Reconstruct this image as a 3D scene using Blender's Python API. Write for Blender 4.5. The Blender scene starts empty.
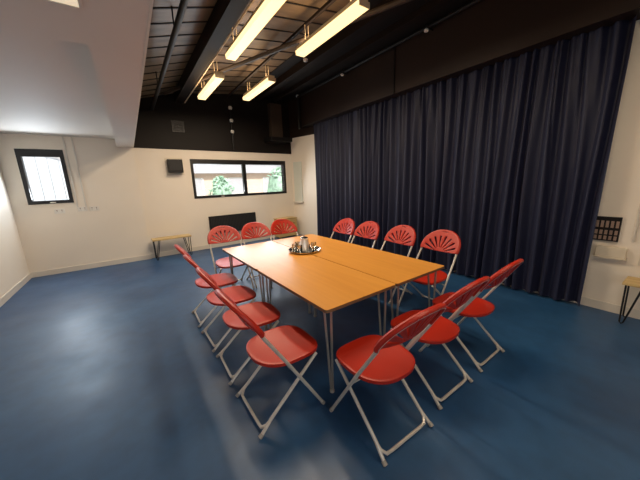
import bpy, bmesh, math, random
from mathutils import Vector, Matrix
random.seed(7)
S = bpy.context.scene
C = S.collection
PI = math.pi

# ------------------------------------------------------------------ materials
def new_mat(name):
    m = bpy.data.materials.new(name); m.use_nodes = True
    nt = m.node_tree
    return m, nt, nt.nodes['Principled BSDF']

def mat(name, col, rough=.5, metal=0, var=.06, scale=8, bump=0, bscale=60, spec=.5, stretch=(1, 1, 1), sheen=0):
    m, nt, p = new_mat(name)
    p.inputs['Roughness'].default_value = rough
    p.inputs['Metallic'].default_value = metal
    p.inputs['Specular IOR Level'].default_value = spec
    if sheen: p.inputs['Sheen Weight'].default_value = sheen
    tc = nt.nodes.new('ShaderNodeTexCoord')
    mp = nt.nodes.new('ShaderNodeMapping'); mp.inputs['Scale'].default_value = stretch
    nt.links.new(tc.outputs['Object'], mp.inputs['Vector'])
    n = nt.nodes.new('ShaderNodeTexNoise'); n.inputs['Scale'].default_value = scale; n.inputs['Detail'].default_value = 4
    nt.links.new(mp.outputs['Vector'], n.inputs['Vector'])
    r = nt.nodes.new('ShaderNodeValToRGB')
    r.color_ramp.elements[0].position = .3; r.color_ramp.elements[1].position = .7
    r.color_ramp.elements[0].color = (*[max(0, c*(1-var)) for c in col], 1)
    r.color_ramp.elements[1].color = (*[min(1, c*(1+var)) for c in col], 1)
    nt.links.new(n.outputs['Fac'], r.inputs['Fac']); nt.links.new(r.outputs['Color'], p.inputs['Base Color'])
    if bump:
        n2 = nt.nodes.new('ShaderNodeTexNoise'); n2.inputs['Scale'].default_value = bscale
        nt.links.new(mp.outputs['Vector'], n2.inputs['Vector'])
        b = nt.nodes.new('ShaderNodeBump'); b.inputs['Strength'].default_value = bump; b.inputs['Distance'].default_value = .01
        nt.links.new(n2.outputs['Fac'], b.inputs['Height']); nt.links.new(b.outputs['Normal'], p.inputs['Normal'])
    return m

def emit(name, col, strength):
    m, nt, p = new_mat(name)
    p.inputs['Base Color'].default_value = (*col, 1)
    p.inputs['Emission Color'].default_value = (*col, 1)
    p.inputs['Emission Strength'].default_value = strength
    p.inputs['Roughness'].default_value = .4
    return m

M = {}
M['wall'] = mat('white_wall_paint', (.80, .72, .61), .6, var=.02, scale=1.5, bump=.05, bscale=90)
M['soffit'] = mat('white_ceiling_paint', (.68, .63, .57), .7, var=.015, scale=1.2)
M['skirt'] = mat('white_gloss_skirting', (.66, .61, .53), .35, var=.02)
M['black'] = mat('black_wall_paint', (.0065, .004, .003), .6, spec=.25, var=.15, scale=2, bump=.1, bscale=30)
M['brownblack'] = mat('dark_brown_fascia_paint', (.019, .0095, .0062), .55, spec=.3, var=.12, scale=1.5, bump=.05, bscale=20)
M['roof'] = mat('dark_painted_roof_boards', (.17, .118, .066), .45, var=.35, scale=2.2, bump=.15, bscale=12, stretch=(1, 3, 1))
M['beam'] = mat('dark_beam_paint', (.009, .0045, .003), .6, spec=.2, var=.15, scale=3)
M['riser'] = mat('dull_brown_boxing', (.055, .036, .024), .5)
M['pipe'] = mat('dark_painted_pipe', (.006, .0055, .006), .5, spec=.3)
M['bframe'] = mat('black_window_frame', (.008, .007, .007), .4)
M['blackmetal'] = mat('black_metal', (.01, .009, .009), .4, metal=.4)
M['steel'] = mat('pale_grey_tube_metal', (.58, .55, .50), .36, metal=.35, var=.08, scale=14)
M['legsteel'] = mat('dull_steel_leg', (.36, .34, .31), .35, metal=.6)
M['rubber'] = mat('dark_rubber_feet', (.30, .28, .25), .7)
M['red'] = mat('red_moulded_plastic', (.37, .016, .005), .4, spec=.38, var=.05, scale=5, bump=.06, bscale=160)
M['chrome'] = mat('polished_steel', (.72, .70, .68), .12, metal=1, var=.02)
M['palesteel'] = mat('satin_pale_steel', (.85, .82, .76), .3, metal=.6, var=.02)
M['bright'] = mat('white_plastic', (.75, .71, .64), .4, var=.02)
M['cream'] = mat('cream_box_paint', (.68, .60, .47), .45, var=.02)
M['grille'] = mat('dark_grille', (.02, .02, .02), .7)
M['switch'] = mat('grey_switch_caps', (.32, .22, .17), .5)
M['pale'] = mat('pale_green_grey_board', (.66, .68, .60), .5, var=.02)
M['lampbody'] = mat('cream_lamp_body', (.62, .5, .33), .45)
M['lamp'] = emit('warm_tube_diffuser', (1, .74, .36), 1.6)
M['panel'] = emit('led_panel_diffuser', (1, .86, .62), .55)
M['leaf'] = mat('garden_leaves', (.42, .60, .44), .6, var=.3, scale=6)
M['trunk'] = mat('bark', (.10, .07, .05), .8)
M['ground'] = mat('pale_paving', (.5, .5, .48), .8)
M['fence'] = mat('pale_cladding', (.68, .72, .76), .6, var=.05)
M['roof_tile'] = mat('grey_roof_tiles', (.5, .48, .48), .7)

def wood(name, a, b, rough=.35, along='X', sc=2.0):
    m, nt, p = new_mat(name)
    tc = nt.nodes.new('ShaderNodeTexCoord'); mp = nt.nodes.new('ShaderNodeMapping')
    mp.inputs['Scale'].default_value = (.6, 9, 9) if along == 'X' else (9, .6, 9)
    nt.links.new(tc.outputs['Object'], mp.inputs['Vector'])
    n = nt.nodes.new('ShaderNodeTexNoise'); n.inputs['Scale'].default_value = sc; n.inputs['Detail'].default_value = 6
    nt.links.new(mp.outputs['Vector'], n.inputs['Vector'])
    r = nt.nodes.new('ShaderNodeValToRGB'); r.color_ramp.elements[0].position = .3; r.color_ramp.elements[1].position = .72
    r.color_ramp.elements[0].color = (*a, 1); r.color_ramp.elements[1].color = (*b, 1)
    nt.links.new(n.outputs['Fac'], r.inputs['Fac']); nt.links.new(r.outputs['Color'], p.inputs['Base Color'])
    p.inputs['Roughness'].default_value = rough
    return m
M['beech'] = wood('beech_laminate', (.55, .24, .040), (.62, .285, .052), .30, 'Y')
M['edge'] = wood('dark_table_edge', (.12, .07, .035), (.17, .10, .05), .5, 'Y')
M['pine'] = wood('pale_pine', (.48, .33, .13), (.60, .43, .19), .45)

def floor_mat():
    m, nt, p = new_mat('blue_vinyl_floor')
    tc = nt.nodes.new('ShaderNodeTexCoord')
    def noise(s, d=5):
        n = nt.nodes.new('ShaderNodeTexNoise'); n.inputs['Scale'].default_value = s; n.inputs['Detail'].default_value = d
        nt.links.new(tc.outputs['Object'], n.inputs['Vector']); return n
    n1 = noise(.9, 6)
    r = nt.nodes.new('ShaderNodeValToRGB')
    r.color_ramp.elements[0].position = .35; r.color_ramp.elements[1].position = .68
    r.color_ramp.elements[0].color = (.007, .048, .135, 1); r.color_ramp.elements[1].color = (.024, .092, .21, 1)
    nt.links.new(n1.outputs['Fac'], r.inputs['Fac'])
    n2 = noise(9, 8)
    mx = nt.nodes.new('ShaderNodeMixRGB'); mx.blend_type = 'MULTIPLY'; mx.inputs['Fac'].default_value = .5
    r2 = nt.nodes.new('ShaderNodeValToRGB'); r2.color_ramp.elements[0].position = .3; r2.color_ramp.elements[1].position = .6
    r2.color_ramp.elements[0].color = (.7, .7, .7, 1); r2.color_ramp.elements[1].color = (1, 1, 1, 1)
    nt.links.new(n2.outputs['Fac'], r2.inputs['Fac'])
    nt.links.new(r.outputs['Color'], mx.inputs['Color1']); nt.links.new(r2.outputs['Color'], mx.inputs['Color2'])
    nt.links.new(mx.outputs['Color'], p.inputs['Base Color'])
    rr = nt.nodes.new('ShaderNodeMapRange'); rr.inputs['To Min'].default_value = .28; rr.inputs['To Max'].default_value = .60
    nt.links.new(noise(1.7).outputs['Fac'], rr.inputs['Value']); nt.links.new(rr.outputs['Result'], p.inputs['Roughness'])
    b = nt.nodes.new('ShaderNodeBump'); b.inputs['Strength'].default_value = .12; b.inputs['Distance'].default_value = .01
    nt.links.new(noise(5, 3).outputs['Fac'], b.inputs['Height']); nt.links.new(b.outputs['Normal'], p.inputs['Normal'])
    p.inputs['Specular IOR Level'].default_value = .6
    return m
M['floor'] = floor_mat()

def brick_mat():
    m, nt, p = new_mat('pale_brickwork')
    tc = nt.nodes.new('ShaderNodeTexCoord'); mp = nt.nodes.new('ShaderNodeMapping'); mp.inputs['Rotation'].default_value = (PI/2, 0, 0)
    nt.links.new(tc.outputs['Object'], mp.inputs['Vector'])
    b = nt.nodes.new('ShaderNodeTexBrick'); b.inputs['Scale'].default_value = 2.5
    b.inputs['Color1'].default_value = (.72, .52, .38, 1); b.inputs['Color2'].default_value = (.78, .58, .44, 1); b.inputs['Mortar'].default_value = (.7, .62, .52, 1)
    nt.links.new(mp.outputs['Vector'], b.inputs['Vector']); nt.links.new(b.outputs['Color'], p.inputs['Base Color'])
    p.inputs['Roughness'].default_value = .8
    return m
M['brick'] = brick_mat()

def glass_mat(name, tint=(1, 1, 1), g=.08):
    m = bpy.data.materials.new(name); m.use_nodes = True; nt = m.node_tree
    nt.nodes.remove(nt.nodes['Principled BSDF'])
    t = nt.nodes.new('ShaderNodeBsdfTransparent'); t.inputs['Color'].default_value = (*tint, 1)
    gl = nt.nodes.new('ShaderNodeBsdfGlossy'); gl.inputs['Roughness'].default_value = .03
    fr = nt.nodes.new('ShaderNodeFresnel'); fr.inputs['IOR'].default_value = 1.45
    ad = nt.nodes.new('ShaderNodeMath'); ad.operation = 'ADD'; ad.inputs[1].default_value = g; ad.use_clamp = True
    nt.links.new(fr.outputs['Fac'], ad.inputs[0])
    mx = nt.nodes.new('ShaderNodeMixShader')
    nt.links.new(ad.outputs['Value'], mx.inputs['Fac']); nt.links.new(t.outputs['BSDF'], mx.inputs[1]); nt.links.new(gl.outputs['BSDF'], mx.inputs[2])
    nt.links.new(mx.outputs['Shader'], nt.nodes['Material Output'].inputs['Surface'])
    return m
M['glass'] = glass_mat('window_glass', g=.0)
M['tumbler'] = glass_mat('drinking_glass', (.9, .92, .92), g=.25)

def curtain_mat():
    m, nt, p = new_mat('navy_curtain_fabric')
    tc = nt.nodes.new('ShaderNodeTexCoord')
    n = nt.nodes.new('ShaderNodeTexNoise'); n.inputs['Scale'].default_value = 350
    nt.links.new(tc.outputs['Object'], n.inputs['Vector'])
    b = nt.nodes.new('ShaderNodeBump'); b.inputs['Strength'].default_value = .1; b.inputs['Distance'].default_value = .002
    nt.links.new(n.outputs['Fac'], b.inputs['Height']); nt.links.new(b.outputs['Normal'], p.inputs['Normal'])
    p.inputs['Base Color'].default_value = (.007, .009, .030, 1)
    p.inputs['Roughness'].default_value = .55; p.inputs['Specular IOR Level'].default_value = .35
    p.inputs['Sheen Weight'].default_value = .16; p.inputs['Sheen Roughness'].default_value = .4
    p.inputs['Sheen Tint'].default_value = (.5, .5, .72, 1)
    return m
M['curtain'] = curtain_mat()

# ------------------------------------------------------------------ mesh helpers
def box(bm, x0, x1, y0, y1, z0, z1, mtx=None, bevel=0):
    vs = [bm.verts.new((x, y, z)) for x in (x0, x1) for y in (y0, y1) for z in (z0, z1)]
    fs = [(0, 1, 3, 2), (4, 6, 7, 5), (0, 4, 5, 1), (2, 3, 7, 6), (0, 2, 6, 4), (1, 5, 7, 3)]
    faces = [bm.faces.new([vs[i] for i in f]) for f in fs]
    if bevel:
        es = list({e for f in faces for e in f.edges})
        r = bmesh.ops.bevel(bm, geom=es, offset=bevel, segments=2, affect='EDGES', profile=.5)
        vs = list({v for f in r['faces'] for v in f.verts} | {v for v in vs if v.is_valid})
    if mtx is not None:
        for v in vs: v.co = mtx @ v.co
    return bm

def tube(bm, pts, r, seg=8, closed=False, cap=True, r1=None):
    pts = [Vector(p) for p in pts]; n = len(pts); rings = []
    up = None
    for i, p in enumerate(pts):
        a = pts[i-1] if (i > 0 or closed) else p
        b = pts[(i+1) % n] if (i < n-1 or closed) else p
        t = (b-a).normalized()
        if up is None:
            up = Vector((0, 0, 1)) if abs(t.z) < .9 else Vector((1, 0, 0))
        s = t.cross(up)
        if s.length < 1e-4: s = t.cross(Vector((0, 1, 0)))
        s.normalize(); u = s.cross(t).normalized(); up = u
        rr = r if r1 is None else r + (r1-r)*i/(n-1)
        rings.append([bm.verts.new(p + s*rr*math.cos(2*PI*k/seg) + u*rr*math.sin(2*PI*k/seg)) for k in range(seg)])
    m = n if closed else n-1
    for i in range(m):
        A, B = rings[i], rings[(i+1) % n]
        for k in range(seg): bm.faces.new((A[k], A[(k+1) % seg], B[(k+1) % seg], B[k]))
    if cap and not closed:
        bm.faces.new(rings[0][::-1]); bm.faces.new(rings[-1])
    return bm

def lathe(bm, prof, c=(0, 0, 0), seg=24):
    rings = []
    for r, z in prof:
        if r < 1e-6: rings.append([bm.verts.new((c[0], c[1], c[2]+z))])
        else: rings.append([bm.verts.new((c[0]+r*math.cos(2*PI*k/seg), c[1]+r*math.sin(2*PI*k/seg), c[2]+z)) for k in range(seg)])
    for A, B in zip(rings, rings[1:]):
        for k in range(seg):
            q = [A[k % len(A)], A[(k+1) % seg % len(A)], B[(k+1) % seg % len(B)], B[k % len(B)]]
            u = []
            for v in q:
                if v not in u: u.append(v)
            if len(u) > 2: bm.faces.new(u)
    return bm

def obj(name, bm, m, parent=None, smooth=False, loc=None, rotz=0):
    bmesh.ops.recalc_face_normals(bm, faces=bm.faces)
    me = bpy.data.meshes.new(name); bm.to_mesh(me); bm.free()
    mm = m if isinstance(m, (list, tuple)) else [m]
    for q in mm: me.materials.append(q)
    if smooth:
        for p in me.polygons: p.use_smooth = True
        me.set_sharp_from_angle(angle=math.radians(40))
    o = bpy.data.objects.new(name, me); C.objects.link(o)
    if parent: o.parent = parent
    if loc: o.location = loc
    if rotz: o.rotation_euler = (0, 0, rotz)
    return o

def B(): return bmesh.new()
def mbox(name, x0, x1, y0, y1, z0, z1, m, parent=None, bevel=0, **k):
    return obj(name, box(B(), x0, x1, y0, y1, z0, z1, bevel=bevel), m, parent, **k)

def tag(o, label=None, cat=None, group=None, kind=None):
    if label: o['label'] = label
    if cat: o['category'] = cat
    if group: o['group'] = group
    if kind: o['kind'] = kind
    return o
def thing(name, loc, rotz, label, cat, group=None):
    o = bpy.data.objects.new(name, None); C.objects.link(o)
    o.empty_display_size = .1
    o.location = loc; o.rotation_euler = (0, 0, rotz)
    return tag(o, label, cat, group)
def struct(o): o['kind'] = 'structure'; return o
def kids(o): return [c for c in bpy.data.objects if c.parent == o]
def copy_tree(o, parent=None):
    c = o.copy(); C.objects.link(c); c.parent = parent
    for ch in kids(o): copy_tree(ch, c)
    return c

# ------------------------------------------------------------------ room
XL, XR, YB, YN = -1.75, 4.42, 7.1, -2.6
SX, SZ = .205, 2.42          # edge and height of the low white ceiling
struct(mbox('floor', XL-.3, XR+.3, YN-.2, 8.0, -.12, 0, M['floor']))
struct(mbox('wall_left', XL-.2, XL, YN, YB+.2, 0, 2.9, M['wall']))
struct(mbox('wall_front', XL-.2, XR+.2, YN-.2, YN, 0, 4.4, M['wall']))
struct(mbox('wall_right', XR, XR+.2, YN, 6.25, 0, 4.3, M['wall']))

def wall_with_hole(bm, L, H0, H1, hx0, hx1, hz0, hz1, t, mtx):
    box(bm, 0, hx0, 0, t, H0, H1, mtx); box(bm, hx1, L, 0, t, H0, H1, mtx)
    box(bm, hx0, hx1, 0, t, H0, hz0, mtx); box(bm, hx0, hx1, 0, t, hz1, H1, mtx)
# left part of the window wall (very slightly proud), with the small window
W1 = (-1.535, -.905, 1.352, 2.33)
bm = B(); wall_with_hole(bm, SX-XL, 0, 2.75, W1[0]-XL, W1[1]-XL, W1[2], W1[3], .22, Matrix.Translation((XL, YB, 0)))
struct(obj('wall_back_left', bm, M['wall']))
# right part, turned by a few degrees, with the wide window
K = .06; A0 = Vector((SX, YB+.05, 0)); L2 = 3.93
MW = Matrix.Translation(A0) @ Matrix.Rotation(math.atan(K), 4, 'Z')
W2 = (1.085, 3.70, 1.285, 2.215)
bm = B(); wall_with_hole(bm, L2+.1, 0, 2.42, W2[0], W2[1], W2[2], W2[3], .22, MW)
struct(obj('wall_back', bm, M['wall']))
bm = B(); box(bm, 0, L2+.4, -.012, .22, 2.42, 4.35, MW)
struct(obj('wall_back_upper', bm, M['black']))
# short return between window wall and curtain wall
P1 = MW @ Vector((L2, 0, 0)); P2 = Vector((XR, 6.25, 0))
dv = (P2-P1); ang = math.atan2(dv.y, dv.x)
MR = Matrix.Translation(P1) @ Matrix.Rotation(ang, 4, 'Z')
bm = B(); box(bm, 0, dv.length+.02, 0, .2, 0, 3.14, MR)
struct(obj('wall_right_return', bm, M['wall']))
bm = B(); box(bm, 0, dv.length+.02, -.02, .2, 2.86, 4.3, MR)
struct(obj('wall_right_upper', bm, M['brownblack']))

# skirting
struct(mbox('baseboard_left', XL, XL+.014, YN, YB-.014, 0, .10, M['skirt']))
struct(mbox('baseboard_back', XL, SX, YB-.014, YB, 0, .10, M['skirt']))
bm = B(); box(bm, 0, L2, -.014, 0, 0, .10, MW); struct(obj('baseboard_back_right', bm, M['skirt']))
struct(mbox('baseboard_right', XR-.014, XR, YN, 6.25, 0, .10, M['skirt']))

# low white ceiling with its shallow recess
RX, RY, RZ = -.07, 2.22, 2.57
bm = B()
box(bm, XL, SX, YN, RY, SZ, SZ+.3); box(bm, RX, SX, RY, YB, SZ, SZ+.3); box(bm, XL, RX, RY, YB, RZ, RZ+.15)
struct(obj('ceiling_low', bm, M['soffit']))
struct(mbox('trim_ceiling_edge', SX, SX+.012, YN, YB-.01, SZ-.004, SZ+.3, M['skirt']))
struct(mbox('wall_above_low_ceiling', SX-.1, SX, YN, YB+.1, SZ+.3, 3.6, M['black']))

# dark roof: two slopes of boards with seams
def roofz(x): return 3.33+(x-SX)*.3 if x < 1.2 else 3.33+(1.2-SX)*.3+(x-1.2)*.135
bm = B()
xs = [0, 1.2, 4.9]
for a, b in zip(xs, xs[1:]):
    za, zb = roofz(a), roofz(b)
    v = [bm.verts.new(p) for p in ((a, YN, za), (b, YN, zb), (b, 7.9, zb), (a, 7.9, za), (a, YN, za+.12), (b, YN, zb+.12), (b, 7.9, zb+.12), (a, 7.9, za+.12))]
    for f in ((0, 1, 2, 3), (7, 6, 5, 4), (0, 4, 5, 1), (3, 2, 6, 7), (0, 3, 7, 4), (1, 5, 6, 2)): bm.faces.new([v[i] for i in f])
roof = struct(obj('ceiling', bm, M['roof']))
bm = B()
y = -2.4
while y < 7.1:
    for a, b in zip(xs, xs[1:]):
        za, zb = roofz(a), roofz(b)
        v = [bm.verts.new(p) for p in ((a, y-.011, za-.008), (b, y-.011, zb-.008), (b, y+.011, zb-.008), (a, y+.011, za-.008), (a, y-.011, za+.01), (b, y-.011, zb+.01), (b, y+.011, zb+.01), (a, y+.011, za+.01))]
        for f in ((0, 1, 2, 3), (7, 6, 5, 4), (0, 4, 5, 1), (3, 2, 6, 7), (0, 3, 7, 4), (1, 5, 6, 2)): bm.faces.new([v[i] for i in f])
    y += .335
struct(obj('trim_roof_battens', bm, M['black']))

# beams
struct(mbox('trim_ridge_beam', 1.12, 1.28, YN, 7.15, 3.40, 3.62, M['beam']))
struct(mbox('trim_side_beam', 3.02, 3.14, YN, 7.2, 3.70, 3.83, M['beam']))
struct(mbox('trim_upper_beam', 3.55, 3.64, YN, 7.2, 3.74, 3.83, M['beam']))
struct(mbox('ceiling_shade_panel', 2.78, 4.10, YN, 7.2, 3.83, 3.85, M['black']))  # added black sheet, stands in for the unlit roof boards on this side
bm = B()
tube(bm, [(.90, 6.84, 3.48), (2.743, 2.22, 3.48), (3.56, .17, 3.48)], .030, 6)
struct(obj('trim_roof_brace', bm, M['riser']))
bm = B(); tube(bm, [(.655, YN, 3.22), (.665, 7.1, 3.22)], .031, 12)
for yy in (1.5, 3.6, 5.6):
    tube(bm, [(.66, yy, 3.25), (.66, yy, 3.48)], .008, 6)
tag(obj('ceiling_pipe', bm, M['pipe'], smooth=True), 'long dark pipe slung under the roof beside the white ceiling edge', 'pipe')

# fascia over the curtain
struct(mbox('wall_fascia', 4.10, XR, YN, 6.75, 3.07, 3.93, M['brownblack']))
for q, (a, b) in enumerate(((3.50, 3.525),)):
    struct(mbox('trim_fascia_joint', 4.088, 4.10, a, b, 3.07, 3.93, M['black']))
struct(mbox('trim_fascia_ledge', 4.04, 4.10, YN, 6.75, 3.89, 3.93, M['beam']))

# ------------------------------------------------------------------ windows
def window(name, x0, x1, z0, z1, mtx, mullions=(), fw=.055, top=None, handle=None, depth=.07):
    root = bpy.data.objects.new(name, None); C.objects.link(root); struct(root)
    root.matrix_world = mtx @ Matrix.Translation(((x0+x1)/2, 0, z0))
    cx = (x0+x1)/2; w = (x1-x0)/2; h = z1-z0; top = top or fw
    bm = B(); y0, y1 = -.012, depth
    box(bm, -w, -w+fw, y0, y1, 0, h); box(bm, w-fw, w, y0, y1, 0, h)
    box(bm, -w+fw, w-fw, y0, y1, 0, fw); box(bm, -w+fw, w-fw, y0, y1, h-top, h)
    for mx in mullions: box(bm, mx-cx-.045, mx-cx+.045, y0, y1, fw, h-top)
    obj('window_frame', bm, M['bframe'], root)
    edges = [-w+fw]
    for mx in mullions: edges += [mx-cx-.045, mx-cx+.045]
    edges.append(w-fw)
    for a, b in zip(edges[::2], edges[1::2]):
        mbox('pane', a, b, depth*.5, depth*.5+.006, fw, h-top, M['glass'], root)
    # white reveal trim
    bm = B(); t = .02
    for (a, b, c, d) in ((-w, -w+.012, 0, h), (w-.012, w, 0, h), (-w, w, h-.012, h), (-w, w, 0, .012)):
        box(bm, a, b, depth, .22, c, d)
    obj('reveal', bm, M['bframe'], root)
    if handle:
        bm = B(); box(bm, handle-.04, handle+.04, -.03, -.012, .012, .03); box(bm, handle-.008, handle+.008, -.045, -.03, .012, .028)
        obj('window_handle', bm, M['skirt'], root)
    return root
window('window_1', W1[0], W1[1], W1[2], W1[3], Matrix.Translation((0, YB, 0)), fw=.06, top=.13, handle=.02)
window('window_2', W2[0], W2[1], W2[2], W2[3], MW, mullions=(2.42,), fw=.06, top=.11, handle=-.62)

# ------------------------------------------------------------------ outside
struct(mbox('ground_outside', -8, 14, 8.1, 40, -.3, -.1, M['ground']))
bld = thing('house', (4.2, 16.5, -.1), .1, 'pale brick house seen through the wide window', 'building')
mbox('brick_wall', -5.2, 5.2, 0, 4, 0, 2.35, M['brick'], bld)
bm = B()
v = [bm.verts.new(p) for p in ((-5.6, -.4, 2.33), (5.6, -.4, 2.33), (5.6, 4.4, 2.33), (-5.6, 4.4, 2.33), (-5.2, 2, 2.95), (5.2, 2, 2.95))]
for f in ((0, 1, 5, 4), (2, 3, 4, 5), (0, 4, 3), (1, 2, 5), (3, 2, 1, 0)): bm.faces.new([v[i] for i in f])
obj('roof', bm, M['roof_tile'], bld)
for wx in (-3.8, -1.3, 1.3, 3.6):
    f = mbox('window', wx-.6, wx+.6, -.05, 0, 1.1, 2.1, M['bright'], bld)
    mbox('pane', wx-.52, wx+.52, -.06, -.05, 1.18, 2.02, M['roof_tile'], f)
def bush(x, y, r, h, label):
    t = thing('garden_bush', (x, y, -.1), 0, label, 'bush')
    bm = B()
    for k in range(260):
        th, ph = random.uniform(0, 2*PI), random.uniform(0, PI)
        rr = r*random.uniform(.75, 1.05)
        c = Vector((rr*math.sin(ph)*math.cos(th), rr*math.sin(ph)*math.sin(th), h*.55+h*.45*math.cos(ph)))
        d = .13
        a = Vector((random.uniform(-1, 1), random.uniform(-1, 1), random.uniform(-1, 1))).normalized()*d
        b = a.orthogonal().normalized()*d*.5
        bm.faces.new([bm.verts.new(c-a), bm.verts.new(c+b), bm.verts.new(c+a), bm.verts.new(c-b)])
    lathe(bm, [(0, h*.15), (r*.6, h*.2), (r*.85, h*.5), (r*.6, h*.85), (0, h*.95)], seg=12)
    obj('foliage', bm, M['leaf'], t)
    bm = B(); tube(bm, [(0, 0, 0), (.05, 0, h*.3)], .06, 6); obj('stem', bm, M['trunk'], t)
bush(1.25, 10.4, .5, 2.75, 'tall green bush outside the left half of the wide window')
bush(3.3, 12.2, .55, 2.0, 'low green bush outside the centre of the wide window')
bush(5.9, 11.8, .75, 2.35, 'green bush outside the right half of the wide window')
fen = thing('garden_fence', (-2.3, 9.3, -.1), 0, 'pale upright boarded fence outside the small left window', 'fence')
bm = B()
for k in range(15): box(bm, -1.4+k*.2, -1.4+k*.2+.185, 0, .03, 0, 3.05-k*.055)
obj('boards', bm, M['fence'], fen)
bm = B(); box(bm, -1.4, 1.6, -.05, 0, 0, .09, Matrix.Translation((0, 0, 2.72)) @ Matrix.Rotation(.27, 4, 'Y') @ Matrix.Translation((0, 0, 0)))
obj('rail', bm, M['roof_tile'], fen)

# ------------------------------------------------------------------ curtain
def curtain():
    bm = B(); ny, nz = 700, 26
    y0, y1, z0, z1 = .69, 6.30, .035, 3.16
    ph = [0]; rnd = random.Random(3)
    NF = 36
    # irregular fold centres
    w = [rnd.uniform(.6, 1.5) for _ in range(NF)]; s = sum(w); acc = 0; knots = []
    for q in w: knots.append(acc/s); acc += q
    knots.append(1.0)
    amp = [rnd.uniform(.6, 1.15) for _ in range(NF+1)]; drift = [rnd.uniform(-.5, .5) for _ in range(NF+1)]
    w2 = [rnd.uniform(.4, 1.6) for _ in range(70)]; s2 = sum(w2); acc = 0; k2 = []
    for q in w2: k2.append(acc/s2); acc += q
    k2.append(1.0)
    import bisect
    grid = []
    for i in range(ny+1):
        col = []
        u = i/ny
        for j in range(nz+1):
            v = j/nz
            k = min(NF-1, max(0, bisect.bisect_right(knots, u)-1)); t = (u-knots[k])/(knots[k+1]-knots[k])
            A = amp[k]*(1-t)+amp[k+1]*t
            big = -math.cos(2*PI*t)*.055*A*(1.0-.5*v)
            uu = min(.9999, max(0, u + .006*math.sin(v*3+u*17)))
            kk = min(69, max(0, bisect.bisect_right(k2, uu)-1)); tt = (uu-k2[kk])/(k2[kk+1]-k2[kk])
            small = -math.cos(2*PI*tt)*(.003+.020*v**4)
            y = y0+(y1-y0)*u + (drift[k]*(1-t)+drift[k+1]*t)*.07*(1-v) + .012*math.sin(v*5+u*40)
            x = 4.29 + big + small + .01*math.sin(u*23+v*2)
            y = max(y0-.0, y) if i > 0 else y0+.02*(1-v)
            col.append(bm.verts.new((min(x, 4.395), y, z0+(z1-z0)*v+ (.012*math.sin(u*90) if j == 0 else 0))))
        grid.append(col)
    for i in range(ny):
        for j in range(nz): bm.faces.new((grid[i][j], grid[i+1][j], grid[i+1][j+1], grid[i][j+1]))
    return bm
cur = obj('curtain', curtain(), M['curtain'], smooth=False)
for p in cur.data.polygons: p.use_smooth = True
tag(cur, 'long navy blue pleated curtain hanging from dark fascia to floor', 'curtain')

# ------------------------------------------------------------------ tables
T = .733; TR = .0222; TO = Vector((.9875, 1.394, 0))
TM = Matrix.Translation(TO) @ Matrix.Rotation(TR, 4, 'Z')
TW, TL = .750, 1.183
def make_table(label):
    t = thing('folding_table', (0, 0, 0), 0, label, 'table', 'tables pushed together')
    bm = B()
    r = .022; pts = []
    w, l = TW/2-.0015, TL/2-.0004
    for cx, cy, a0 in ((w-r, l-r, 0), (-w+r, l-r, PI/2), (-w+r, -l+r, PI), (w-r, -l+r, 1.5*PI)):
        for k in range(5): pts.append((cx+r*math.cos(a0+k*PI/8), cy+r*math.sin(a0+k*PI/8)))
    def prism(bm, pts, z0, z1):
        lo = [bm.verts.new((x, y, z0)) for x, y in pts]; hi = [bm.verts.new((x, y, z1)) for x, y in pts]
        bm.faces.new(lo[::-1]); bm.faces.new(hi)
        n = len(pts)
        for i in range(n): bm.faces.new((lo[i], lo[(i+1) % n], hi[(i+1) % n], hi[i]))
    top = B(); prism(top, pts, T-.004, T); tp = obj('tabletop', top, M['beech'], t)
    ed = B(); prism(ed, pts, T-.026, T-.004); obj('edging', ed, M['edge'], tp)
    # underframe
    fr = B(); a, b = w-.09, l-.09
    for (x0, x1, y0, y1) in ((-a, a, b-.012, b+.012), (-a, a, -b-.012, -b+.012), (-a-.012, -a+.012, -b, b), (a-.012, a+.012, -b, b)):
        box(fr, x0, x1, y0, y1, T-.056, T-.026)
    obj('underframe', fr, M['legsteel'], t)
    for sx in (-1, 1):
        for sy in (-1, 1):
            lg = B()
            fx, fy = sx*(w-.08), sy*(l-.06)
            tube(lg, [(fx-sx*.0, fy-sy*.075, T-.03), (fx, fy-sy*.012, .03), (fx, fy-sy*.009, .012)], .0095, 8)
            tube(lg, [(fx-sx*.0, fy-sy*.0+sy*.012, T-.03), (fx, fy+sy*.008, .03), (fx, fy+sy*.006, .012)], .0095, 8)
            box(lg, fx-.02, fx+.02, fy-.095, fy+.03, T-.032, T-.026) if sy > 0 else box(lg, fx-.02, fx+.02, fy-.03, fy+.095, T-.032, T-.026)
            q = obj('leg', lg, M['legsteel'], t, smooth=True)
            ft = B(); lathe(ft, [(0, 0), (.018, 0), (.019, .018), (.012, .03), (0, .03)], (fx, fy, 0), 12)
            obj('rubber_foot', ft, M['rubber'], q, smooth=True)
    return t
tabs = []
TLab = [['near left orange beech folding table, corner closest to camera', 'far left beech folding table in front of the black heater'],
        ['near right beech folding table, corner pointing at the curtain', 'far right beech folding table closest to curtain and back wall']]
proto = make_table(TLab[0][0])
for i in range(2):
    for j in range(2):
        t = proto if (i, j) == (0, 0) else copy_tree(proto)
        c = TM @ Vector((TW*(i+.5)+ (0.006 if i else 0), TL*(j+.5), 0))
        t.location = c; t.rotation_euler = (0, 0, TR); t['label'] = TLab[i][j]
        tabs.append(t)

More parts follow.
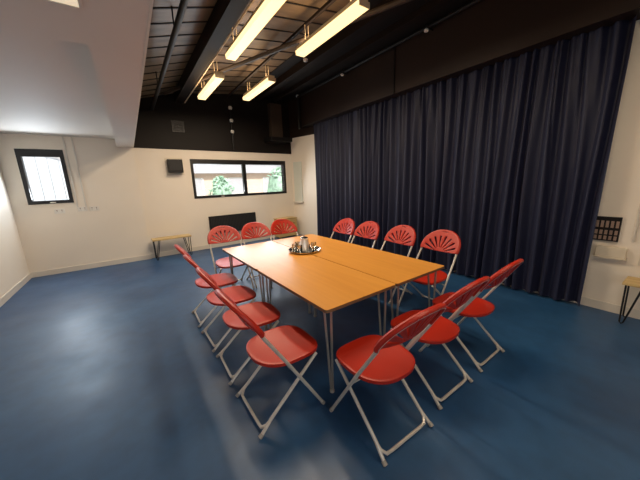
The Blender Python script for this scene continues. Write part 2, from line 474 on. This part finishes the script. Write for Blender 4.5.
# ------------------------------------------------------------------ chair
TH = Vector((0, -.50, .93))  # direction from front foot towards top of back (normalised below)
def make_chair():
    root = thing('folding_chair', (0, 0, 0), 0, '', 'chair', 'red folding chairs around the tables')
    R = .0115; HW = .242
    FF = Vector((0, .185, 0)); TOP = Vector((0, -.38, .95))
    SE = FF + (TOP-FF)*.48      # at seat height
    def on(s): return FF + (TOP-FF)*s
    d = (TOP-FF).normalized(); nrm = Vector((0, d.z, -d.y))   # forward normal of back plane (towards +y)
    Lt = (TOP-FF).length
    # backrest shell: plane coords (u across, v along d), v from 0 (bottom) to Hb
    Hb = .272; base = TOP - d*Hb
    def arch(hw, h, n=28, side=.10):
        pts = [(-hw*.97, 0)]
        for k in range(n+1):
            a = PI - PI*k/n
            c, s = math.cos(a), math.sin(a)
            pts.append((hw*math.copysign(abs(c)**.92, c), side*h + (1-side)*h*abs(s)**.92))
        pts.append((hw*.97, 0))
        return pts
    def slot(ang, r0, r1, w0, w1, cx=0, cy=-.02):
        dx, dy = math.sin(ang), math.cos(ang); px, py = dy, -dx
        cxx = lambda r, s: (cx+dx*r+px*s, cy+dy*r+py*s)
        pts = []
        for k in range(7):
            a = -PI/2+PI*k/6
            pts.append(cxx(r1-w1+w1*math.cos(a), w1*math.sin(a)))
        for k in range(7):
            a = PI/2+PI*k/6
            pts.append(cxx(r0+w0+w0*math.cos(a), w0*math.sin(a)))
        return pts
    cu = bpy.data.curves.new('tmp', 'CURVE'); cu.dimensions = '2D'; cu.fill_mode = 'BOTH'; cu.extrude = .0055; cu.bevel_depth = .0022; cu.bevel_resolution = 1
    def spl(pts):
        s = cu.splines.new('POLY'); s.points.add(len(pts)-1); s.use_cyclic_u = True
        for p, q in zip(s.points, pts): p.co = (q[0], q[1], 0, 1)
    spl(arch(HW+.002, Hb))
    for k in range(8):
        a = (k-3.5)*.34
        x = math.sin(a); yv = math.cos(a)
        rmax = 1/math.sqrt((x/(HW*.86))**2+(yv/(Hb*.84))**2)
        spl(slot(a, .062, min(.225, rmax+.010), .005, .0135))
    spl([(-.042, Hb*.905), (-.042, Hb*.945), (.042, Hb*.945), (.042, Hb*.905)])
    tmp = bpy.data.objects.new('tmp', cu); C.objects.link(tmp)
    dg = bpy.context.evaluated_depsgraph_get()
    me = bpy.data.meshes.new_from_object(tmp.evaluated_get(dg))
    bpy.data.objects.remove(tmp)
    bm = B(); bm.from_mesh(me); bpy.data.meshes.remove(me)
    bmesh.ops.remove_doubles(bm, verts=bm.verts, dist=1e-5)
    for k in range(-7, 8):
        bmesh.ops.bisect_plane(bm, geom=bm.verts[:]+bm.edges[:]+bm.faces[:], plane_co=(k*.03, 0, 0), plane_no=(1, 0, 0))
    def place(u, v, w):
        bow = -.035*(1-min(1, (u/HW)**2))*(1-.35*v/Hb) + .0
        return Vector((u, 0, 0)) + base + d*v + nrm*(w+bow+.012)
    for vt in bm.verts: vt.co = place(vt.co.x, vt.co.y, vt.co.z)
    # rolled rim of the shell, wrapping the tube
    rim = [(u, v) for (u, v) in arch(HW, Hb, 26)]
    def rimp(u, v):
        bow = -.035*(1-min(1, (u/HW)**2))*(1-.35*v/Hb)
        return Vector((u, 0, 0)) + base + d*v + nrm*(bow+.001)
    tube(bm, [rimp(u, v) for u, v in rim], .0165, 8)
    bmesh.ops.recalc_face_normals(bm, faces=bm.faces)
    br = obj('backrest', bm, M['red'], root, smooth=True)
    # back frame: inverted U behind the shell following the bow
    def fr(u, v): 
        bow = -.035*(1-min(1, (u/HW)**2))*(1-.35*v/Hb)
        return Vector((u, 0, 0)) + base + d*v + nrm*(bow-.004)
    bm = B(); pts = [Vector((-HW, 0, 0))+SE - d*.0]
    ar = arch(HW, Hb, 22)
    for (u, v) in ar: pts.append(fr(u, v) if abs(u) < HW*.999 else Vector((u, 0, 0))+base+d*v+nrm*(-.004))
    pts.append(Vector((HW, 0, 0))+SE)
    tube(bm, pts, R, 8); obj('back_frame', bm, M['steel'], root, smooth=True)
    # front legs, one per side, carrying on the line of the back frame
    for s in (-1, 1):
        bm = B(); tube(bm, [Vector((s*HW, 0, 0))+SE, Vector((s*HW, 0, 0))+FF+d*.02], R, 8)
        q = obj('leg', bm, M['steel'], root, smooth=True)
        bm = B(); tube(bm, [Vector((s*HW, 0, 0))+FF+d*.035, Vector((s*HW, 0, 0))+FF+d*.006+Vector((0, 0, .003))], .0145, 10); obj('rubber_foot', bm, M['rubber'], q, smooth=True)
    # rear legs
    RT = Vector((0, .16, .415)); RF = Vector((0, -.315, 0)); e = (RF-RT).normalized()
    W2_ = HW-.038
    for s in (-1, 1):
        bm = B(); tube(bm, [Vector((s*W2_, 0, 0))+RT, Vector((s*W2_, 0, 0))+RT+(RF-RT)*.8, Vector((s*(W2_+.012), 0, 0))+RF-e*.02], R, 8)
        q = obj('leg', bm, M['steel'], root, smooth=True)
        bm = B(); tube(bm, [Vector((s*(W2_+.012), 0, 0))+RF-e*.035, Vector((s*(W2_+.012), 0, 0))+RF-e*.008+Vector((0, 0, .003))], .0145, 10); obj('rubber_foot', bm, M['rubber'], q, smooth=True)
    bm = B(); c = RT+(RF-RT)*.90; up = RT+(RF-RT)*.82
    pts = []
    for s in (-1, 1):
        seq = [Vector((s*W2_, 0, 0))+up, Vector((s*(W2_-.004), 0, 0))+RT+(RF-RT)*.87, Vector((s*(W2_-.03), 0, 0))+c+(RF-RT)*.02, Vector((s*(W2_-.07), 0, 0))+c+(RF-RT)*.025]
        pts += seq if s < 0 else seq[::-1]
    tube(bm, pts, R*.9, 8); obj('stretcher', bm, M['steel'], root, smooth=True)
    bm = B(); p = on(.40); tube(bm, [p+Vector((-HW, 0, 0)), p+Vector((HW, 0, 0))], .008, 8)
    obj('crossbar', bm, M['steel'], root, smooth=True)
    # seat: rounded moulded shell, slightly dished, with a turned down skirt
    bm = B()
    hw0, hw1 = .226, .216; yf, yr = .226, -.250
    out = []
    N = 64
    for k in range(N):
        a = 2*PI*k/N; c, s = math.cos(a), math.sin(a)
        ex = 3.4 if s > 0 else 2.5
        rr = (abs(c)**ex+abs(s)**ex)**(-1/ex)
        x, yv = c*rr, s*rr
        hw = hw0 if yv > 0 else hw0+(hw1-hw0)*(-yv)
        out.append((x*hw, (yf+yr)/2+yv*(yf-yr)/2))
    cx, cy = 0, (yf+yr)/2
    SH = .455
    rings = []
    def hgt(f, y): 
        return SH - .016*(1-f**2) + .012*((y-cy)/(.24))**2*(1 if y < cy else -.9)
    for f in (.25, .5, .75, .9, .97, 1.0):
        rings.append([bm.verts.new((cx+(x-cx)*f, cy+(yv-cy)*f, hgt(f, cy+(yv-cy)*f)-(.003 if f == 1 else 0))) for x, yv in out])
    rings.append([bm.verts.new((x*1.005, cy+(yv-cy)*1.005, hgt(1, yv)-.012)) for x, yv in out])
    rings.append([bm.verts.new((x*.995, cy+(yv-cy)*.995, hgt(1, yv)-.026)) for x, yv in out])
    rings.append([bm.verts.new((x*.97, cy+(yv-cy)*.97, hgt(1, yv)-.026)) for x, yv in out])
    rings.append([bm.verts.new((x*.96, cy+(yv-cy)*.96, hgt(1, yv)-.012)) for x, yv in out])
    rings.append([bm.verts.new((x*.5, cy+(yv-cy)*.5, SH-.024)) for x, yv in out])
    c0 = bm.verts.new((cx, cy, SH-.0165)); c1 = bm.verts.new((cx, cy, SH-.028))
    for A, Bq in zip(rings, rings[1:]):
        for k in range(N): bm.faces.new((A[k], A[(k+1) % N], Bq[(k+1) % N], Bq[k]))
    for k in range(N):
        bm.faces.new((c0, rings[0][(k+1) % N], rings[0][k])); bm.faces.new((c1, rings[-1][k], rings[-1][(k+1) % N]))
    obj('seat', bm, M['red'], root, smooth=True)
    return root
chair = make_chair()
# (x, y, heading, label): heading 0 faces +Y
FX = -PI/2
CH = [
 (.76, 1.64, FX, 'red folding chair at left table side, closest to the camera'),
 (.755, 2.22, FX, 'red folding chair at left table side, second from the camera'),
 (.745, 2.78, FX, 'red folding chair at left table side, third from the camera'),
 (.74, 3.36, FX, 'red folding chair at left table side, furthest from the camera'),
 (1.19, 1.13, 0, 'red folding chair at near table end, leftmost of three'),
 (1.79, 1.17, 0, 'red folding chair at near table end, middle of three'),
 (2.40, 1.185, 0, 'red folding chair at near table end, closest to the curtain'),
 (2.80, 1.85, PI/2, 'red folding chair along curtain side, closest to the camera'),
 (2.76, 2.44, PI/2, 'red folding chair along curtain side, second from the camera'),
 (2.70, 3.04, PI/2, 'red folding chair along curtain side, third from the camera'),
 (2.68, 3.57, PI/2, 'red folding chair along curtain side, furthest from the camera'),
 (1.13, 4.04, PI, 'red folding chair at far table end, leftmost in front of black heater'),
 (1.655, 4.03, PI, 'red folding chair at far table end, middle of three'),
 (2.18, 4.035, PI, 'red folding chair at far table end, behind the tray and glasses'),
]
for i, (x, y, rz, lb) in enumerate(CH):
    o = chair if i == 0 else copy_tree(chair)
    o.location = (x, y, 0); o.rotation_euler = (0, 0, rz + random.Random(i).uniform(-.03, .03)); o['label'] = lb

# ------------------------------------------------------------------ tray set
TX, TY = 1.74, 2.89
tr = thing('serving_tray', (TX, TY, T), 0, 'round polished steel tray holding jug and glasses on the tables', 'tray')
bm = B(); lathe(bm, [(0, .002), (.16, .002), (.178, .008), (.203, .026), (.208, .027), (.206, .020), (.182, .001), (.16, 0), (0, 0)], seg=40)
obj('dish', bm, M['chrome'], tr, smooth=True)
jg = thing('water_jug', (TX+.005, TY+.01, T+.004), .5, 'pale steel lidded jug standing in middle of the tray', 'jug')
bm = B(); lathe(bm, [(0, 0), (.058, 0), (.066, .01), (.070, .05), (.062, .10), (.047, .135), (.045, .155), (.050, .165), (.047, .165), (.042, .155), (.044, .135), (.058, .10), (.065, .05), (.060, .012), (0, .01)], seg=28)
obj('body', bm, M['palesteel'], jg, smooth=True)
bm = B(); lathe(bm, [(.050, .164), (.046, .174), (.02, .182), (.008, .184), (.010, .196), (0, .20)], seg=24); obj('lid', bm, M['chrome'], jg, smooth=True)
bm = B(); tube(bm, [(.045, 0, .15), (.085, 0, .155), (.108, 0, .12), (.10, 0, .07), (.068, 0, .045)], .006, 8); obj('handle', bm, M['chrome'], jg, smooth=True)
gl = None
GL = [(-.115, .055, 'drinking glass on steel tray, far left of jug'), (-.10, -.05, 'drinking glass on steel tray, front left of jug'),
      (.035, -.115, 'drinking glass on steel tray, front right of jug'), (.115, -.04, 'drinking glass on steel tray, rightmost beside jug handle'), (.06, .12, 'drinking glass on steel tray, behind the jug'),
      (-.03, .125, 'drinking glass on steel tray, back left behind the jug')]
for i, (dx, dy, lb) in enumerate(GL):
    if gl is None:
        bm = B(); lathe(bm, [(0, 0), (.027, 0), (.030, .01), (.035, .095), (.033, .095), (.028, .012), (0, .010)], seg=20)
        o = gl = obj('drinking_glass', bm, M['tumbler'], smooth=True)
    else: o = gl.copy(); C.objects.link(o)
    o.location = (TX+dx, TY+dy, T+.005); tag(o, lb, 'glass', 'glasses on the tray')

# ------------------------------------------------------------------ benches
def bench(loc, rz, label, L=.78, W=.30, H=.475):
    t = thing('bench', loc, rz, label, 'bench')
    mbox('top', -L/2, L/2, -W/2, W/2, H-.028, H, M['pine'], t, bevel=.004)
    for sx in (-1, 1):
        for sy in (-1, 1):
            bm = B(); fx, fy = sx*(L/2-.04), sy*(W/2-.045)
            tube(bm, [(fx-sx*.10, fy, H-.03), (fx-sx*.02, fy, .03), (fx-sx*.006, fy, .012), (fx+sx*.008, fy, .03), (fx+sx*.015, fy, H-.03)], .008, 8)
            box(bm, min(fx-sx*.11, fx+sx*.03), max(fx-sx*.11, fx+sx*.03), fy-.02, fy+.02, H-.033, H-.028)
            obj('leg', bm, M['blackmetal'], t, smooth=True)
    return t
bench((.645, 6.90, 0), .04, 'pale wooden bench with black hairpin legs against the back wall')
bench((4.22, 0.0, 0), PI/2, 'wooden bench with black hairpin legs at right edge beyond curtain', L=.8, W=.30, H=.475)

# ------------------------------------------------------------------ wall fittings (in the frame of the window wall)
def on_wall(name, u, z, label, cat, group=None, off=0):
    p = MW @ Vector((u, -off, z)); return thing(name, p, math.atan(K), label, cat, group)
def uw(x): return (x-SX)/math.cos(math.atan(K))
h = on_wall('panel_heater', uw(2.18), .36, 'wide black panel heater below the wide window', 'heater')
mbox('body', -.63, .63, -.075, -.02, 0, .46, M['blackmetal'], h, bevel=.006)
bm = B()
for k in range(30): box(bm, -.59+k*.04, -.59+k*.04+.022, -.079, -.075, .03, .43)
obj('grille', bm, M['grille'], h)
bm = B(); box(bm, -.5, -.46, -.02, 0, .05, .4); box(bm, .46, .5, -.02, 0, .05, .4); obj('bracket', bm, M['blackmetal'], h)
s = on_wall('wall_speaker', uw(.945), 1.90, 'small black box speaker mounted left of wide window', 'speaker')
mbox('cabinet', -.15, .15, -.15, -.02, 0, .29, M['blackmetal'], s, bevel=.008)
mbox('grille', -.125, .125, -.156, -.15, .05, .27, M['grille'], s)
mbox('bracket', -.05, .05, -.02, 0, .05, .25, M['skirt'], s)
mbox('back_plate', -.185, .185, -.012, 0, -.045, .33, M['cream'], s)
c = on_wall('wooden_crate', uw(3.70), .0, 'pale wooden slatted crate against back wall, right of heater', 'crate')
bm = B()
for k in range(4): box(bm, -.30, .30, -.33, -.315, .04+k*.13, .04+k*.13+.11)
for k in range(4): box(bm, -.30, .30, -.035, -.02, .04+k*.13, .04+k*.13+.11)
obj('slat_panel', bm, M['pine'], c)
bm = B()
for sx in (-1, 1):
    bm = B()
    for k in range(4): box(bm, sx*.30-.008, sx*.30+.008, -.315, -.035, .04+k*.13, .04+k*.13+.11)
    obj('end_panel', bm, M['pine'], c)
for sx in (-1, 1):
    for y0 in (-.31, -.075): mbox('post', sx*.27-.02, sx*.27+.02, y0, y0+.04, 0, .55, M['pine'], c)
mbox('lid', -.315, .315, -.34, -.01, .555, .575, M['pine'], c)

# upper wall fittings
s = on_wall('black_duct', uw(3.62), 2.70, 'black duct box standing on a ledge high in far corner', 'duct', off=.012)
mbox('ledge', -.36, .30, -.42, 0, 0, .10, M['blackmetal'], s, bevel=.006)
mbox('riser', -.18, .16, -.16, 0, .10, 1.0, M['riser'], s, bevel=.004)
s = on_wall('cable_conduit', uw(2.37), 2.48, 'vertical black conduit with three white caps above wide window', 'conduit', off=.012)
bm = B(); tube(bm, [(0, -.03, 0), (0, -.03, 1.05)], .022, 8); obj('tube', bm, M['pipe'], s, smooth=True)
for z in (.42, .68, .98):
    bm = B(); lathe(bm, [(0, -.035), (.036, -.036), (.05, 0), (.036, .036), (0, .035)], (0, -.05, z), 12); obj('cap', bm, M['bright'], s, smooth=True)
s = on_wall('vent_grille', uw(1.13), 2.80, 'small square black vent grille on dark upper back wall', 'vent', off=.012)
bm = B(); box(bm, -.13, .13, -.02, 0, 0, .24); obj('frame', bm, M['blackmetal'], s)
bm = B()
for k in range(6): box(bm, -.11, .11, -.028, -.02, .02+k*.035, .04+k*.035)
obj('louvres', bm, M['grille'], s)

# left wall fittings
def conduit(x, y, z0, z1, label):
    bm = B(); box(bm, x-.011, x+.011, y-.016, y, z0, z1)
    return tag(obj('cable_trunking', bm, M['skirt']), label, 'trunking')
conduit(-.865, YB, 1.26, 2.57, 'left strip of thin white trunking running down to sockets')
conduit(-.74, YB, 1.26, 2.57, 'right strip of thin white trunking running down to sockets')
def socket(x, z, label, w=.15):
    t = thing('wall_socket', (x, YB, z), 0, label, 'socket')
    mbox('plate', -w/2, w/2, -.012, 0, -.043, .043, M['bright'], t, bevel=.003)
    for sx in (-.035, .035): mbox('switch', sx-.008, sx+.008, -.016, -.012, .012, .028, M['bframe'] if 0 else M['switch'], t)
    for sx in (-.035, .035):
        bm = B(); box(bm, sx-.003, sx+.003, -.0128, -.012, -.005, .006); box(bm, sx-.011, sx-.005, -.0128, -.012, -.022, -.018); box(bm, sx+.005, sx+.011, -.0128, -.012, -.022, -.018)
        obj('pin_holes', bm, M['bframe'], t)
socket(-1.14, 1.20, 'white wall socket just below the small window')
socket(-.80, 1.215, 'white double socket at foot of the trunking, left one')
socket(-.62, 1.21, 'white double socket right of the trunking foot')

# right wall return fittings
def on_ret(name, u, z, label, cat):
    p = MR @ Vector((u, 0, z)); return thing(name, p, ang, label, cat)
LR = dv.length
s = on_ret('wall_board', LR*.22, 1.03, 'tall pale green-grey board on wall left of the curtain', 'board')
mbox('board', -.16, .16, -.03, 0, .0, 1.15, M['pale'], s, bevel=.004)
mbox('sill', -.19, .19, -.08, 0, -.035, 0, M['skirt'], s)

# switch panel by the curtain
s = thing('switch_panel', (XR, .615, 0), PI/2*1, 'black switch panel with rows of grey switches right of curtain', 'panel')
# local: x along +Y world, y along -X world
mbox('plate', -.085, .135, 0, .03, .83, 1.105, M['blackmetal'], s, bevel=.003)
for r_ in range(3):
    for c_ in range(5):
        zz = (.845, .905, .985)[r_]
        mbox('switch', -.072+c_*.04, -.072+c_*.04+.024, .03, .035, zz, zz+(.045, .05, .075)[r_], M['switch'], s)
s = thing('junction_box', (XR, .56, .65), PI/2, 'cream wall box mounted just below the black switch panel', 'box')
mbox('cover', -.115, .13, 0, .055, 0, .12, M['cream'], s, bevel=.006)
mbox('base_lip', -.125, .14, 0, .065, -.012, 0, M['cream'], s)
def rconduit(y, label, z0=.85, z1=3.1):
    bm = B(); tube(bm, [(XR-.012, y, z0), (XR-.012, y, z1)], .011, 8)
    tag(obj('conduit', bm, M['skirt'], smooth=True), label, 'conduit')
rconduit(.42, 'white vertical conduit just right of the switch panel')
rconduit(.34, 'white vertical conduit nearest the right edge of view', .6, 3.1)

# ------------------------------------------------------------------ lamps
def make_lamp():
    t = thing('tube_light', (0, 0, 0), 0, '', 'ceiling light', 'warm tube lights under the roof')
    L = .63
    bm = B()
    # trapezoid diffuser
    prof = [(-.062, 0), (.062, 0), (.074, .05), (-.074, .05)]
    va = [bm.verts.new((x, -L, z)) for x, z in prof]; vb = [bm.verts.new((x, L, z)) for x, z in prof]
    bm.faces.new(va[::-1]); bm.faces.new(vb)
    for i in range(4): bm.faces.new((va[i], va[(i+1) % 4], vb[(i+1) % 4], vb[i]))
    obj('diffuser', bm, M['lamp'], t)
    mbox('body', -.06, .06, -L+.01, L-.01, .05, .10, M['lampbody'], t)
    for sy in (-1, 1): mbox('end_cap', -.07, .07, sy*L-.005+sy*.005, sy*L+.005+sy*.005, .002, .058, M['lampbody'], t)
    for sy in (-.45, .45):
        bm = B(); tube(bm, [(-.02, sy, .10), (-.02, sy, .30)], .006, 6); tube(bm, [(.03, sy, .10), (.03, sy, .30)], .006, 6); obj('hanger', bm, M['lampbody'], t)
    return t
lp = make_lamp()
LP = [(1.44, 3.36, 3.3, 'warm tube light nearest camera, cut off at top of view'), (2.22, 2.94, 3.3, 'warm tube light on the curtain side, nearest the camera'),
      (1.405, 5.25, 3.2, 'warm tube light furthest left, near the back wall'), (2.29, 5.26, 3.3, 'warm tube light at back, on the curtain side'),
      (1.43, .2, 3.3, 'added unseen tube light behind the camera for fill, left row'), (2.22, .2, 3.3, 'added unseen tube light behind the camera for fill, curtain side row')]  # this pair is added out of view to fill the room with light
for i, (x, y, z, lb) in enumerate(LP):
    o = lp if i == 0 else copy_tree(lp)
    o.location = (x, y, z); o['label'] = lb
    o.scale = (1, 1.26 if i == 0 else 1, 1)
def rail(x, z, label):
    bm = B(); box(bm, x-.02, x+.02, YN+.1, 7.0, z, z+.035)
    tag(obj('lighting_rail', bm, M['lampbody'] if 0 else M['beam']), label, 'rail')
    return
rail(1.43, 3.60, 'metal rail carrying the left row of tube lights')
rail(2.23, 3.60, 'metal rail carrying the curtain side row of tube lights')
bm = B(); tube(bm, [(1.32, YN+.1, 3.42), (1.32, 7.1, 3.42)], .012, 6); tag(obj('conduit', bm, M['lampbody'], smooth=True), 'thin brass coloured conduit running beside the ridge beam', 'conduit')
# lighting bar along fascia
bm = B(); tube(bm, [(3.97, YN+.1, 3.77), (3.97, 6.6, 3.77)], .024, 10)
tag(obj('lighting_bar', bm, M['pipe'], smooth=True), 'dark lighting bar running along the top of the fascia', 'bar')
for y, lb in ((4.75, 'small white capped clamp on the lighting bar, far one'), (2.8, 'small white capped clamp on the lighting bar, near one')):
    t = thing('bar_clamp', (3.97, y, 3.77), 0, lb, 'clamp')
    bm = B(); tube(bm, [(0, -.03, 0), (0, .03, 0)], .036, 10); tube(bm, [(0, 0, 0), (.15, 0, 0)], .012, 8); obj('collar', bm, M['pipe'], t, smooth=True)
    bm = B(); lathe(bm, [(0, -.07), (.03, -.06), (.035, -.035), (0, -.03)], (-.02, 0, 0), 12); obj('cap', bm, M['bright'], t, smooth=True)
# drop pole in far corner
t = thing('drop_pole', (4.02, 6.66, 3.0), 0, 'black vertical pole with white cap at far end of fascia', 'pole')
bm = B(); tube(bm, [(0, 0, 0), (0, 0, .80)], .035, 10); obj('tube', bm, M['blackmetal'], t, smooth=True)
bm = B(); lathe(bm, [(0, -.04), (.04, -.02), (.04, .02), (0, .04)], (-.03, -.03, .80), 12); obj('cap', bm, M['bright'], t, smooth=True)
t = thing('ceiling_sensor', (2.55, 3.95, 3.45), 0, 'small white round sensor between the two rows of lights', 'sensor')
bm = B(); lathe(bm, [(0, -.03), (.03, -.02), (.038, .01), (0, .015)], seg=14); obj('dome', bm, M['bright'], t, smooth=True)
bm = B(); tube(bm, [(0, 0, .01), (0, 0, .27)], .01, 8); obj('stem', bm, M['pipe'], t, smooth=True)

# led panels in the low ceiling
def led(x, y, label):
    t = thing('light_panel', (x, y, SZ), 0, label, 'ceiling light', 'flat panel lights in the low ceiling')
    bm = B(); a = .30
    for (x0, x1, y0, y1) in ((-a, -a+.012, -a, a), (a-.012, a, -a, a), (-a+.012, a-.012, -a, -a+.012), (-a+.012, a-.012, a-.012, a)): box(bm, x0, x1, y0, y1, -.012, 0)
    obj('frame', bm, M['skirt'], t); mbox('diffuser', -a+.012, a-.012, -a+.012, a-.012, -.009, 0, M['panel'], t)
led(-.35, 1.50, 'square flat panel light in white ceiling at top left')

# ------------------------------------------------------------------ lights
def area(name, loc, target, size, power, col, sy=None):
    l = bpy.data.lights.new(name, 'AREA'); l.energy = power; l.color = col; l.size = size
    if sy: l.shape = 'RECTANGLE'; l.size_y = sy
    o = bpy.data.objects.new(name, l); C.objects.link(o); o.location = loc
    o.rotation_euler = (Vector(target)-Vector(loc)).to_track_quat('-Z', 'Y').to_euler()
    return o
WARM = (1, .80, .58); COOL = (.80, .90, 1)
for i, (x, y, z, lb) in enumerate(LP[:4]):
    area('tube_glow', (x, y, z-.02), (x, y, 0), .15, 36, WARM, 1.24)
for (x, y, z, lb) in LP:
    area('tube_uplight', (x, y, z+.12), (x, y, 9), .12, 4.5, (1, .68, .40), 1.2)
for (x, y) in ((1.43, .2), (2.22, .2)): area('tube_glow', (x, y, 3.28), (x, y, 0), .15, 22, WARM, 1.24)  # fill from the two added fixtures behind the camera
area('window_daylight', MW @ Vector((2.4, -.05, 1.75)), (1.6, 2, .4), 2.4, 42, (.88, .94, 1), .75)
area('small_window_daylight', (-1.22, YB-.05, 1.85), (-.9, 2, .3), .5, 28, COOL, .85)
area('rear_fill', (-.9, YN+.15, 1.5), (-1.0, 4, 1.0), 2.3, 36, (.86, .92, 1), 1.9)  # added fill light out of view; no rear window is modelled

w = bpy.data.worlds.new('sky'); S.world = w; w.use_nodes = True
nt = w.node_tree; bg = nt.nodes['Background']
sky = nt.nodes.new('ShaderNodeTexSky'); sky.sky_type = 'HOSEK_WILKIE'; sky.turbidity = 8; sky.sun_direction = (.3, -.5, .8)
hs = nt.nodes.new('ShaderNodeHueSaturation'); hs.inputs['Saturation'].default_value = .25
nt.links.new(sky.outputs['Color'], hs.inputs['Color']); nt.links.new(hs.outputs['Color'], bg.inputs['Color'])
bg.inputs['Strength'].default_value = 4.5
sl = bpy.data.lights.new('sun', 'SUN'); sl.energy = 5.0; sl.angle = .1; so = bpy.data.objects.new('sun', sl); C.objects.link(so); so.rotation_euler = (math.radians(50), 0, math.radians(-15))

# ------------------------------------------------------------------ camera
f, yaw, pitch, roll = 270.4, .6017, .21348, .03287
cy_, sy_, cp, sp = math.cos(yaw), math.sin(yaw), math.cos(pitch), math.sin(pitch)
F = Vector((sy_*cp, cy_*cp, -sp)); Rt = Vector((cy_, -sy_, 0)); D = Vector((-sy_*sp, -cy_*sp, -cp))
c, s = math.cos(roll), math.sin(roll)
R2 = Rt*c+D*s; D2 = -Rt*s+D*c
cd = bpy.data.cameras.new('camera'); cam = bpy.data.objects.new('camera', cd); C.objects.link(cam)
cd.sensor_width = 36; cd.lens = 36*f/640; cd.clip_start = .05
m3 = Matrix((R2, -D2, -F)).transposed()
cam.matrix_world = Matrix.Translation((0, 0, 1.6)) @ m3.to_4x4()
S.camera = cam
S.view_settings.view_transform = 'Standard'
S.view_settings.look = 'None'
S.view_settings.exposure = 0
